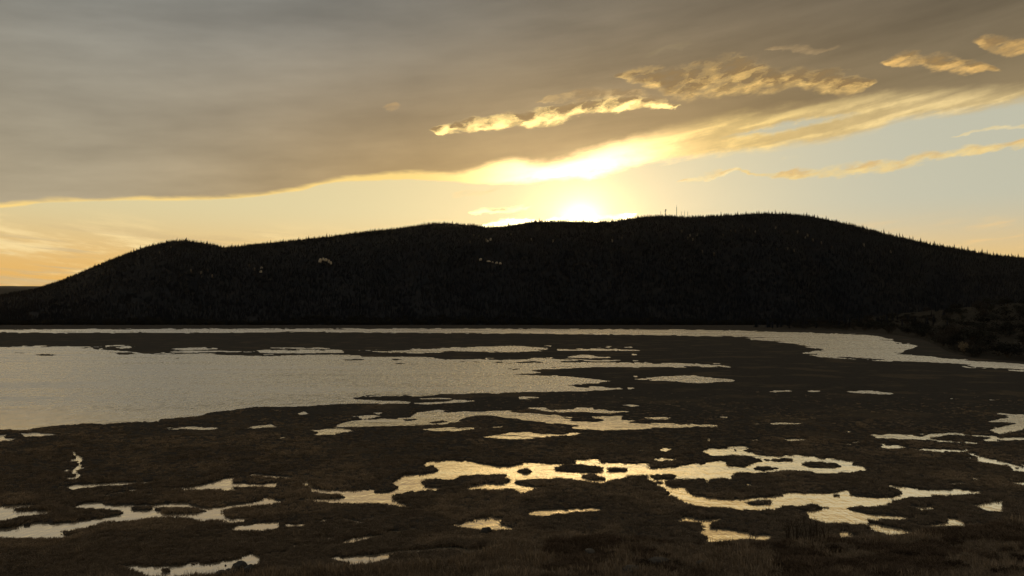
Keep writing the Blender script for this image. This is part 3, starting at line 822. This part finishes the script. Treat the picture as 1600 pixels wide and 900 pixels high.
ISLAND = [
 [(175,551),(205,551),(200,553.5),(180,554)], [(60,553.5),(88,554.5),(60,556)], [(530,560.5),(570,561.5),(545,563)], [(610,560.5),(635,561.5),(620,564)], [(612,566.5),(660,567.5),(645,569.7)],
 [(268,559.7),(285,560),(275,561.3)], [(20,550),(50,550.5),(30,552)], [(875,652.5),(910,651),(945,655),(930,659),(895,658)], [(780,574.5),(815,575),(800,578)],
 [(863,730),(880,726),(905,725.5),(935,729),(944,734),(930,739),(890,738),(868,735)], [(805,736),(820,733.5),(835,737),(820,740)], [(945,733),(965,731),(985,733),(975,736.7),(955,736.2)],
 [(903,744),(925,741),(940,746),(950,749.5),(925,751)], [(1013,743),(1035,741.3),(1060,743),(1050,748),(1020,748.6)], [(1162,784),(1180,781.3),(1205,782),(1200,787.5),(1175,788)],
 [(1248,725),(1275,721.5),(1310,722.5),(1322,727),(1300,731.5),(1265,730.5)], [(1205,717.5),(1230,716),(1240,719.5),(1215,721.5)],
 [(1287,776),(1310,772.5),(1318,774),(1305,776.3)], [(240,795),(262,793),(300,793),(318,798),(330,799),(300,803),(262,805),(240,803)], [(203,794),(220,791.5),(240,792.5),(235,798),(210,798.7)],
 [(245,889),(260,887),(273,890),(258,893.5)], [(340,884),(350,881.5),(362,882),(350,884.5)], [(660,659.5),(690,657),(705,659),(680,661.5)], [(625,655.5),(648,654.5),(655,656.5),(635,658)],
]
XO, YO, SX, SY = -260, 500, 2, 4
MW, MH = 2120 * SX, 430 * SY
water = np.zeros((MH, MW), np.float32)
def fill(poly, val):
    p = np.array(poly, float)
    if len(p) < 3: return
    qx = (p[:, 0] - XO) * SX; qy = (p[:, 1] - YO) * SY
    for row in range(max(0, int(qy.min())), min(MH - 1, int(qy.max()) + 1) + 1):
        yc = row + 0.5; xs_ = []
        for i in range(len(p)):
            j = (i + 1) % len(p)
            if (qy[i] <= yc) != (qy[j] <= yc):
                xs_.append(qx[i] + (yc - qy[i]) / (qy[j] - qy[i]) * (qx[j] - qx[i]))
        xs_.sort()
        for a, b in zip(xs_[::2], xs_[1::2]):
            water[row, max(0, int(round(a))):max(0, int(round(b)))] = val
for poly in WATER: fill(poly, 1.0)
for poly in ISLAND: fill(poly, 0.0)
# soften into a field so that banks slope into the water
def box(a, n, ax):
    k = np.ones(n) / n
    return np.apply_along_axis(lambda v: np.convolve(v, k, 'same'), ax, a)
wf = water.copy()
for _ in range(2):
    wf = box(wf, 4, 1); wf = box(wf, 3, 0)
wide = wf.copy()
for _ in range(2):
    wide = box(wide, 61, 1); wide = box(wide, 13, 0)
def field(px, py, wf=wf):
    """water-ness (0 land .. 1 open water) at photo coordinates on the lake level"""
    fx = np.clip((px - XO) * SX - 0.5, 0, MW - 1.001); fy = np.clip((py - YO) * SY - 0.5, 0, MH - 1.001)
    i = fx.astype(int); j = fy.astype(int); u = fx - i; v = fy - j
    return (wf[j, i] * (1 - u) + wf[j, i + 1] * u) * (1 - v) + (wf[j + 1, i] * (1 - u) + wf[j + 1, i + 1] * u) * v

TOE = [(-260, 912), (200, 908), (330, 903), (400, 893), (520, 890), (700, 880), (800, 852), (900, 838), (1000, 840), (1100, 856), (1200, 851), (1320, 845), (1400, 843), (1450, 832), (1520, 827), (1600, 806), (1860, 790)]
tox = np.array([p[0] for p in TOE], float); toy = np.array([p[1] for p in TOE], float)

def ground_np(px, py):
    cx = (px - 800.0) / F; cy = (450.0 - py) / F
    dy = math.cos(PITCH) - cy * math.sin(PITCH); dz = math.sin(PITCH) + cy * math.cos(PITCH)
    t = -CAM_H / dz
    return cx * t, dy * t


def marsh_height(px, py):
    X, Y = ground_np(px, py)
    k = np.clip((py - 500) / 300.0, 0.03, 1.3)
    wx = fbm(X / 3.0, Y / 3.0, 5, 1, 0.68) * 4.5 * np.clip(k, .35, 1); wy = fbm(X / 2.5, Y / 2.5, 5, 2, 0.68) * 2.6 * k
    far = sstep(py, 720, 580)
    wx = wx + fbm(X / 28.0, Y / 40.0, 4, 41) * 9 * far; wy = wy + fbm(X / 22.0, Y / 30.0, 4, 42) * 2.2 * far * np.clip((py - 500) / 60, .15, 1)
    w = np.maximum(field(px + wx, py + wy), field(px + wx, py + wy - 0.004 * np.clip(py - HOR, 0, 400)))
    wd = field(px, py, wide)
    rag = 4 * wd * (1 - wd)
    w = np.clip(w + rag * sstep(fbm(X / 9.0, Y / 13.0, 5, 43, 0.6), 0.27 - 0.13 * far, 0.42 - 0.13 * far) * 0.9 - rag * sstep(fbm(X / 11.0, Y / 15.0, 5, 44, 0.6), 0.32 - 0.16 * far, 0.48 - 0.16 * far) * 0.9, 0, 1)
    # rags and little wet hollows where the photograph shows broken edges
    w = w + fbm(X / 1.6, Y / 1.6, 3, 3) * 0.22 * sstep(py, 560, 700) * (w > 0.02) * (w < 0.98)
    near = 1 - far
    w = np.clip(w + near * sstep(wd, 0.03, 0.25) * sstep(fbm(X / 3.2, Y / 6.0, 4, 45, 0.6), 0.22, 0.34) * 0.9 - near * sstep(wd, 0.95, 0.45) * sstep(fbm(X / 2.6, Y / 4.0, 4, 46, 0.65), 0.20, 0.32) * 0.9, 0, 1)
    land = np.clip(1 - w + 0.20 * far * (w > 0.01) * (w < 0.9), 0, 1)
    bumpy = fbm(X / 2.2, Y / 2.2, 4, 4) * 0.10 + fbm(X / 14.0, Y / 14.0, 3, 6) * 0.10
    z = -0.20 + 0.33 * sstep(land, 0.15, 0.98) + bumpy * 0.55 * sstep(land, 0.5, 1.0)
    z = np.where(land > 0.88, np.maximum(z, 0.03), z)
    ty = np.interp(px, tox, toy)
    _, Yt = ground_np(px, ty)
    u = np.clip(1 - Y / np.maximum(Yt, 1), 0, 1)
    bank = 16.35 * u ** 2.0
    z = z + bank + sstep(u, 0.0, 0.1) * (fbm(X / 3.0, Y / 3.0, 4, 8) * 0.35)
    return X, Y, z, w, u


rows_py = np.concatenate([np.arange(506.0, 700, 0.8), np.arange(700, 900, 1.0), np.arange(900, 1100, 3.0), np.geomspace(1100, 9000, 26)])
cols_px = np.concatenate([np.arange(-260, -20, 8.0), np.arange(-20, 1620, 2.0), np.arange(1620, 1861, 8.0)])
PX, PY = np.meshgrid(cols_px, rows_py)
GX, GY, GZ, GW, GU = marsh_height(PX, PY)
V = np.stack([GX, GY, GZ], -1).reshape(-1, 3)
M = Mat('marsh_sedge', 0.95, 0.03)
co = M.coords()
big = M.noise(co, 0.055, 4, 0.55)
mid = M.noise(co, 0.5, 6, 0.65)
fin = M.noise(co, 3.0, 4, 0.7)
base = M.ramp(mid, [(0.25, (0.036, 0.034, 0.032)), (0.75, (0.064, 0.058, 0.053))])
tan = M.ramp(mid, [(0.3, (0.068, 0.056, 0.043)), (0.7, (0.11, 0.09, 0.068))])
mask = M.ramp(big, [(0.53, (0, 0, 0)), (0.62, (1, 1, 1))])
c = M.mix(mask, base, tan)
c = M.mix(0.5, c, M.ramp(fin, [(0.3, (0.35, 0.35, 0.35)), (0.7, (1.0, 1.0, 1.0))]), 'MULTIPLY')
M.color(c); M.bump(mid, 0.8, 0.35)
M_marsh = M.m
link('marsh_ground', mesh_np('marsh_ground', V, grid_faces(len(rows_py), len(cols_px)), M_marsh), kind='structure')

# lake bed / surrounding plain out to the horizon
V = []; rr_ = [0, 300, 3000, 40000]; nseg = 48
M = Mat('plain', 0.95, 0.05); M.color((0.05, 0.043, 0.033)); M_plain = M.m
bm = bmesh.new(); bmesh.ops.create_circle(bm, cap_ends=True, segments=64, radius=12500)
bmesh.ops.translate(bm, verts=bm.verts, vec=(0, 0, -1.5))
me = bpy.data.meshes.new('plain'); bm.to_mesh(me); bm.free(); me.materials.append(M_plain)
link('plain', me, kind='structure')

# the water itself: one level sheet
M = Mat('lake_water', 0.08, 0.5)
M.b.inputs['IOR'].default_value = 1.9

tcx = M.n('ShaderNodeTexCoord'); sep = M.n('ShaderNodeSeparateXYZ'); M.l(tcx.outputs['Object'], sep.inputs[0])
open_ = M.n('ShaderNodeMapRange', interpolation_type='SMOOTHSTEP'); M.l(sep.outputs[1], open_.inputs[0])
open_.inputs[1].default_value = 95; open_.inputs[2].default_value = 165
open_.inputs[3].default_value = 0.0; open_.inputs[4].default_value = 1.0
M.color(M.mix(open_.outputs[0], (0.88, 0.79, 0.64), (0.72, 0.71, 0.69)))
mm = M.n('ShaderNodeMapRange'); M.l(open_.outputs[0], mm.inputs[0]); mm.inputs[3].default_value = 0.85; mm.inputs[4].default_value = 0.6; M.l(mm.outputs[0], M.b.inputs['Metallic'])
n1 = M.noise(M.coords((1.0, 0.36, 1)), 1.15, 4, 0.7)
n2 = M.noise(M.coords((0.5, 1.0, 1)), 0.22, 3, 0.55)
st = M.n('ShaderNodeMapRange'); M.l(open_.outputs[0], st.inputs[0]); st.inputs[3].default_value = 0.12; st.inputs[4].default_value = 1.0
ro = M.n('ShaderNodeMapRange'); M.l(open_.outputs[0], ro.inputs[0]); ro.inputs[3].default_value = 0.07; ro.inputs[4].default_value = 0.26
paw = M.noise(M.coords((1.0, 0.30, 1)), 0.75, 4, 0.7); gust = M.noise(M.coords((0.25, 1.0, 1)), 0.05, 3, 0.5)
pw = M.n('ShaderNodeMath', operation='MULTIPLY_ADD'); M.l(gust, pw.inputs[0]); pw.inputs[1].default_value = 0.6; M.l(paw, pw.inputs[2])
pr = M.n('ShaderNodeMapRange'); M.l(pw.outputs[0], pr.inputs[0]); pr.inputs[1].default_value = 0.55; pr.inputs[2].default_value = 1.05; pr.inputs[3].default_value = 0.35; pr.inputs[4].default_value = 1.75
rm = M.n('ShaderNodeMath', operation='MULTIPLY'); M.l(ro.outputs[0], rm.inputs[0]); M.l(pr.outputs[0], rm.inputs[1])
M.l(rm.outputs[0], M.b.inputs['Roughness'])
ad = M.n('ShaderNodeMath', operation='MULTIPLY_ADD'); M.l(n2, ad.inputs[0]); ad.inputs[1].default_value = 2.0; M.l(n1, ad.inputs[2])
b = M.n('ShaderNodeBump'); b.inputs['Distance'].default_value = 0.45; M.l(st.outputs[0], b.inputs['Strength']); M.l(ad.outputs[0], b.inputs['Height']); M.l(b.outputs[0], M.b.inputs['Normal'])
M_water = M.m
me = mesh_np('lake_water', [(-2600, 35, 0), (2600, 35, 0), (2600, 1860, 0), (-2600, 1860, 0)], [(0, 1, 2, 3)], M_water)
link('lake_water', me, kind='structure')

# ------------------------------------------------------------------ headland on the right shore
HB = [(1180, 514.5), (1250, 515.5), (1300, 517), (1370, 521), (1400, 524), (1440, 531), (1468, 543), (1480, 551), (1525, 561), (1600, 566.5), (1860, 580)]
HT = [(1180, 511), (1250, 508), (1300, 503), (1350, 497), (1400, 491), (1450, 486), (1500, 481), (1600, 473), (1860, 455)]
hbx = np.array(HB); htx = np.array(HT)
HR = 1500.0
def headland(px, t):
    b = np.interp(px, hbx[:, 0], hbx[:, 1]); tp_ = np.interp(px, htx[:, 0], htx[:, 1])
    rb = CAM_H * F / (b - HOR)
    top_r = np.maximum(np.minimum(HR, rb * 2.4), rb + 120)
    r = rb + (top_r - rb) * t
    s = np.clip(t, 0, 1) ** 0.8
    py = b + (tp_ - b) * s
    z = CAM_H + (HOR - py) / F * r + fbm(px / 18, t * 8, 3, 21) * 1.2 * sstep(t, 0, 0.2)
    zt = CAM_H + (HOR - tp_) / F * top_r
    z = np.where(t > 1, zt * (1 - sstep(t, 1, 1.8)), z) - 0.25 * (t <= 0.001)
    return (px - 800) / F * r, r, z
hpx = np.arange(1180, 1861, 4.0); hts = np.concatenate([np.linspace(0, 1, 40), np.linspace(1.1, 1.8, 6)])
PX, T = np.meshgrid(hpx, hts)
X, Y, Z = headland(PX, T)
V = np.stack([X, Y, Z + 0.1], -1).reshape(-1, 3)
M = Mat('headland_turf', 0.95, 0.05)
nz = M.noise(M.coords(), 0.035, 5, 0.6)
M.color(M.ramp(nz, [(0.4, (0.016, 0.015, 0.013)), (0.62, (0.026, 0.023, 0.019)), (0.8, (0.085, 0.07, 0.052))])); M.bump(nz, 0.5, 1.0)
link('headland', mesh_np('headland', V, grid_faces(len(hts), len(hpx)), M.m), kind='structure')


def on_headland(px, py):
    t = np.linspace(0.0, 1, 300)
    X, Y, Z = headland(np.full(300, float(px)), t)
    q = HOR - (Z - CAM_H) / Y * F
    i = int(np.argmax(q <= py)) if (q <= py).any() else 299
    return Vector((X[i], Y[i], Z[i]))

bush_m = [shrub_mesh('shrub', 1.0, 1.0, 420, 0.10, 40 + k, M_scrub) for k in range(3)]
bare_m = [shrub_mesh('shrub', 1.0, 1.0, 380, 0.16, 50 + k, M_leafless, 9, True) for k in range(2)]
pale_m = shrub_mesh('pale_shrub', 1.0, 1.0, 520, 0.10, 57, M_palescrub)
rs = random.Random(5)
def clear_patch(px, py):
    return ((px - 1404) / 8) ** 2 + ((py - 495) / 4) ** 2 < 1 or ((px - 1448) / 13) ** 2 + ((py - 492) / 4) ** 2 < 1 or (px > 1545 and 509 < py < 515)
k = 0
while k < 330:
    px = rs.uniform(1240, 1640); b = np.interp(px, hbx[:, 0], hbx[:, 1]); tp_ = np.interp(px, htx[:, 0], htx[:, 1])
    py = rs.uniform(tp_, b - 2)
    if clear_patch(px, py): continue
    p = on_headland(px, py)
    k += 1
    frac = (b - py) / (b - tp_)
    where = (('on the low shore behind the cove, just above the water', 'behind the cove') if px < 1400 and frac < .5 else
             ('around the small pale clearings above the cove', 'around the clearings') if px < 1470 else
             ('along the channel bank near the pale dome-shaped shrub', 'near the dome-shaped shrub') if frac < .3 else
             ('on the middle slope of the headland above the channel', 'on the headland slope') if frac < .65 else
             ('on the top of the headland under the mountain', 'on top of the headland'))
    if rs.random() < 0.68:
        o = link('shrub', bush_m[k % 3], label='dark rounded evergreen shrub ' + where[0], category='shrub', group='evergreen shrubs ' + where[1])
    else:
        o = link('shrub', bare_m[k % 2], label='greyish leafless shrub ' + where[0], category='shrub', group='leafless shrubs ' + where[1])
    w = rs.uniform(5, 10) * (0.9 if p.y < 420 else 1.4); o.location = p + Vector((0, 0, -0.3)); o.scale = (w, w, w * rs.uniform(.55, .85)); o.rotation_euler.z = rs.uniform(0, 6)
p = on_headland(1505, 553)
o = link('pale_shrub', pale_m, label='pale dome-shaped shrub at the foot of the dark headland', category='shrub'); o.location = p; o.scale = (5.2, 5.2, 6.0)
for k in range(70):
    px = rs.uniform(1180, 1480); b = np.interp(px, hbx[:, 0], hbx[:, 1]); tp_ = np.interp(px, htx[:, 0], htx[:, 1])
    py = rs.uniform(tp_ + 0.5, tp_ + (b - tp_) * 0.75)
    if clear_patch(px, py): continue
    p = on_headland(px, py); h = rs.uniform(7, 13) * (p.y / 900)
    o = link('conifer', conifers[k % 4], label='dark conifer among the shrubs behind the cove on the right shore', category='tree', group='conifers behind the cove')
    o.location = p; o.scale = (h * 1.5, h * 1.5, h); o.rotation_euler.z = rs.uniform(0, 6)

# trees and scrub along the foot of the mountain (a dark strip behind the far shore)
n = 5200
fp = rng.uniform(-260, 1500, n); ft = rng.random(n) ** 1.5 * 0.10
fz, fr_ = mountain_z(fp, ft)
hh = rng.uniform(5, 12, n)
scatter('shore_thicket', conifers + bush_m, np.stack([(fp - 800) / F * fr_, fr_, fz - .3], -1), rng.uniform(0, 6.28, n),
        np.stack([hh * 1.3, hh * 1.3, hh], -1), rng.integers(0, 7, n), 'dark thicket of trees and scrub along the far shore', 'thicket')

# ------------------------------------------------------------------ marsh grass
tufts = [tuft_mesh('tuft', 0.20, 0.30, 30, 1, M_grass_dark, 0.6), tuft_mesh('tuft', 0.16, 0.34, 34, 2, M_grass_dark, 0.9), tuft_mesh('tuft', 0.21, 0.28, 30, 3, M_grass, 0.7),
         tuft_mesh('tuft', 0.20, 0.36, 30, 4, M_grass, 1.1), tuft_mesh('tuft', 0.5, 0.30, 34, 5, M_grass_red, 0.45), tuft_mesh('tuft', 0.42, 0.22, 10, 6, M_grass, 0.35, 0.010)]
N = 200000
gp = rng.uniform(-120, 1720, N); gy = 610 + (1010 - 610) * rng.random(N)
nb_ = 52000
gp[:nb_] = rng.uniform(300, 1720, nb_); gy[:nb_] = 845 + (1180 - 845) * rng.random(nb_) ** 1.3
X, Y, Z, W, U = marsh_height(gp, gy)
pat = fbm(X / 9.0, Y / 9.0, 3, 15)
keep = ((Z > 0.01) & (W < 0.33) & (rng.random(N) < sstep(gy, 600, 720))) | ((W > 0.35) & (W < 0.97) & (fbm(X / 3, Y / 3, 3, 19) > 0.0) & (rng.random(N) < 0.5))
keep &= (U < 0.5)
inw = Z <= 0.03
idx = np.where(pat > 0.12, rng.integers(2, 4, N), rng.integers(0, 2, N))
bankm = U > 0.01
redm = bankm & (fbm(X / 4, Y / 4, 4, 16) > 0.02) & (gp > 850 + 60 * pat)
idx = np.where(redm, 4, idx); idx = np.where(bankm & ~redm, np.where(rng.random(N) < .35, rng.choice([2, 5], N), rng.integers(0, 2, N)), idx)
idx = np.where(inw, 5, idx); idx = np.where((rng.random(N) < 0.02), 5, idx)
s = rng.uniform(.6, 1.25, N) * (0.8 + 0.5 * sstep(fbm(X / 3, Y / 3, 2, 17), -.3, .5)); s = np.where(bankm & ~redm, s * 1.7, s); s = np.where(inw, s * 0.45, s); s = np.where(W > 0.03, s * 0.6, s * 0.85)
Z = np.where(inw, -0.05, Z)
scatter('marsh_grass', tufts, np.stack([X, Y, Z - 0.02], -1)[keep], rng.uniform(0, 6.28, keep.sum()),
        np.stack([s * 1.1, s * 1.1, s], -1)[keep], idx[keep], 'dry brown marsh grass and sedge between the pools', 'grass')


def on_ground(px, py):
    """point of the marsh or of the near bank that appears at a photo pixel"""
    qs = np.arange(py - 2, py + 260, 0.5)
    X, Y, Z, W, U = marsh_height(np.full(len(qs), float(px)), qs)
    a, b_ = to_px(X, Y, Z)
    i = int(np.argmin(np.abs(b_ - py)))
    return Vector((X[i], Y[i], Z[i]))

# rocks at the edge of the near pool
rk = [rock_mesh('boulder', 20 + k, M_darkrock, 3, 0.32) for k in range(3)]
rp = [rock_mesh('flat_rock', 30 + k, M_rock, 3, 0.3) for k in range(2)]
for i, (px, py, w, h, lab) in enumerate([
        (374, 894, 0.62, 0.55, 'large dark boulder at the edge of the near pool'),
        (388, 897, 0.45, 0.42, 'dark boulder leaning on the large boulder away from the pool'),
        (357, 897, 0.30, 0.28, 'small dark boulder on the pool side of the large boulder'),
        (366, 901, 0.40, 0.3, 'dark boulder in front of the large boulder by the pool'),
        (346, 902, 0.5, 0.28, 'low dark boulder half in the near pool')]):
    o = link('boulder', rk[i % 3], label=lab, category='boulder'); o.location = on_ground(px, py) + Vector((0, 0, .2)); o.scale = (w, w * .8, h); o.rotation_euler.z = i * 1.3
o = link('boulder', rk[1], label='lone small dark boulder at the tip of a star-shaped pool', category='boulder'); o.location = on_ground(760, 832) + Vector((0, 0, .1)); o.scale = (.42, .35, .35)
for i, (px, py, w) in enumerate([(1031, 884, 0.75), (985, 897, 0.7), (922, 868, 0.5), (975, 883, 0.35), (1095, 886, 0.4)]):
    o = link('flat_rock', rp[i % 2], label='flat grey rock lying in the grass of the near bank', category='rock', group='flat rocks on the near bank')
    o.location = on_ground(px, py) + Vector((0, 0, 0.3)); o.scale = (w, w * .7, w * .42); o.rotation_euler.z = i * .9

# low dark heath on the near bank
hm = [shrub_mesh('heath_bush', 1.0, 0.7, 900, 0.055, 70 + k, M_heath, 8, k == 2) for k in range(3)]
hs = [(935, 873), (958, 872), (1000, 880), (1022, 874), (1040, 876), (1090, 853), (1085, 868), (1072, 871), (1093, 880), (1008, 890), (905, 897), (925, 899), (975, 886), (1055, 887), (1120, 866)]
rs = random.Random(11)
for k in range(46): hs.append((rs.uniform(1220, 1610), rs.uniform(853, 885)))
for k in range(14): hs.append((rs.uniform(1120, 1610), rs.uniform(885, 903)))
for k, (px, py) in enumerate(hs):
    p = on_ground(px, py)
    lab_, grp_ = (('low dark heath bush among the flat grey rocks on the bank', 'heath among the flat rocks') if px < 1130 else
                  ('low dark heath bush at the foot of the bank behind the bare upright stems', 'heath near the bare stems') if px < 1400 and py < 885 else
                  ('low dark heath bush in the rusty grass of the bank, away from the bare stems', 'heath in the rusty grass'))
    o = link('heath_bush', hm[k % 3], label=lab_, category='bush', group=grp_)
    w = rs.uniform(0.6, 1.4); o.location = p - Vector((0, 0, .05)); o.scale = (w, w, w * rs.uniform(.6, 1.0)); o.rotation_euler.z = rs.uniform(0, 6)

# bare upright willow on the near shore
def willow(px, py, w, h, n, label, seed):
    r = random.Random(seed)
    t = thing('bare_willow', on_ground(px, py), label, 'shrub')
    for part, cnt, hk, wk in (('stem', n, 1.0, 0.016), ):
        for i in range(cnt):
            V = []; Fc = []
            bx, by = r.uniform(-w, w) * .9, r.uniform(-.5, .5); H_ = h * r.uniform(.5, 1.05); lx = r.uniform(-.25, .25)
            p0 = (bx, by, -.1); p1 = (bx + lx * .5, by, H_ * .55); p2 = (bx + lx * 1.4, by + r.uniform(-.1, .1), H_)
            bar(V, Fc, p0, p1, wk); bar(V, Fc, p1, p2, wk * .6)
            for q in range(5):
                f = r.uniform(.3, .9); a = Vector(p0).lerp(Vector(p2), f)
                bar(V, Fc, a, a + Vector((r.uniform(-.22, .22), r.uniform(-.15, .15), r.uniform(.2, .45))), wk * .4)
            link('stem', mesh_np('stem', V, Fc, M_bark, False), t)
willow(1262, 846, 1.9, 1.75, 46, 'thicket of bare upright dark stems at the pool edge by the bank', 3)

# ------------------------------------------------------------------ thin evening haze: even air round the whole scene
bm = bmesh.new(); bmesh.ops.create_cube(bm, size=1.0)
me = bpy.data.meshes.new('haze'); bm.to_mesh(me); bm.free()
mh = bpy.data.materials.new('haze'); mh.use_nodes = True; mh.node_tree.nodes.clear()
vo = mh.node_tree.nodes.new('ShaderNodeVolumePrincipled'); oo = mh.node_tree.nodes.new('ShaderNodeOutputMaterial')
vo.inputs['Density'].default_value = 4.2e-6; vo.inputs['Anisotropy'].default_value = 0.945; vo.inputs['Color'].default_value = (0.95, 0.87, 0.76, 1)
mh.node_tree.links.new(vo.outputs[0], oo.inputs['Volume']); me.materials.append(mh)
o = link('haze', me, kind='stuff', label='thin evening haze in the air over the lake and mountain', category='haze')
o.scale = (26000, 26000, 640); o.location = (0, 0, 640 / 2 - 3)
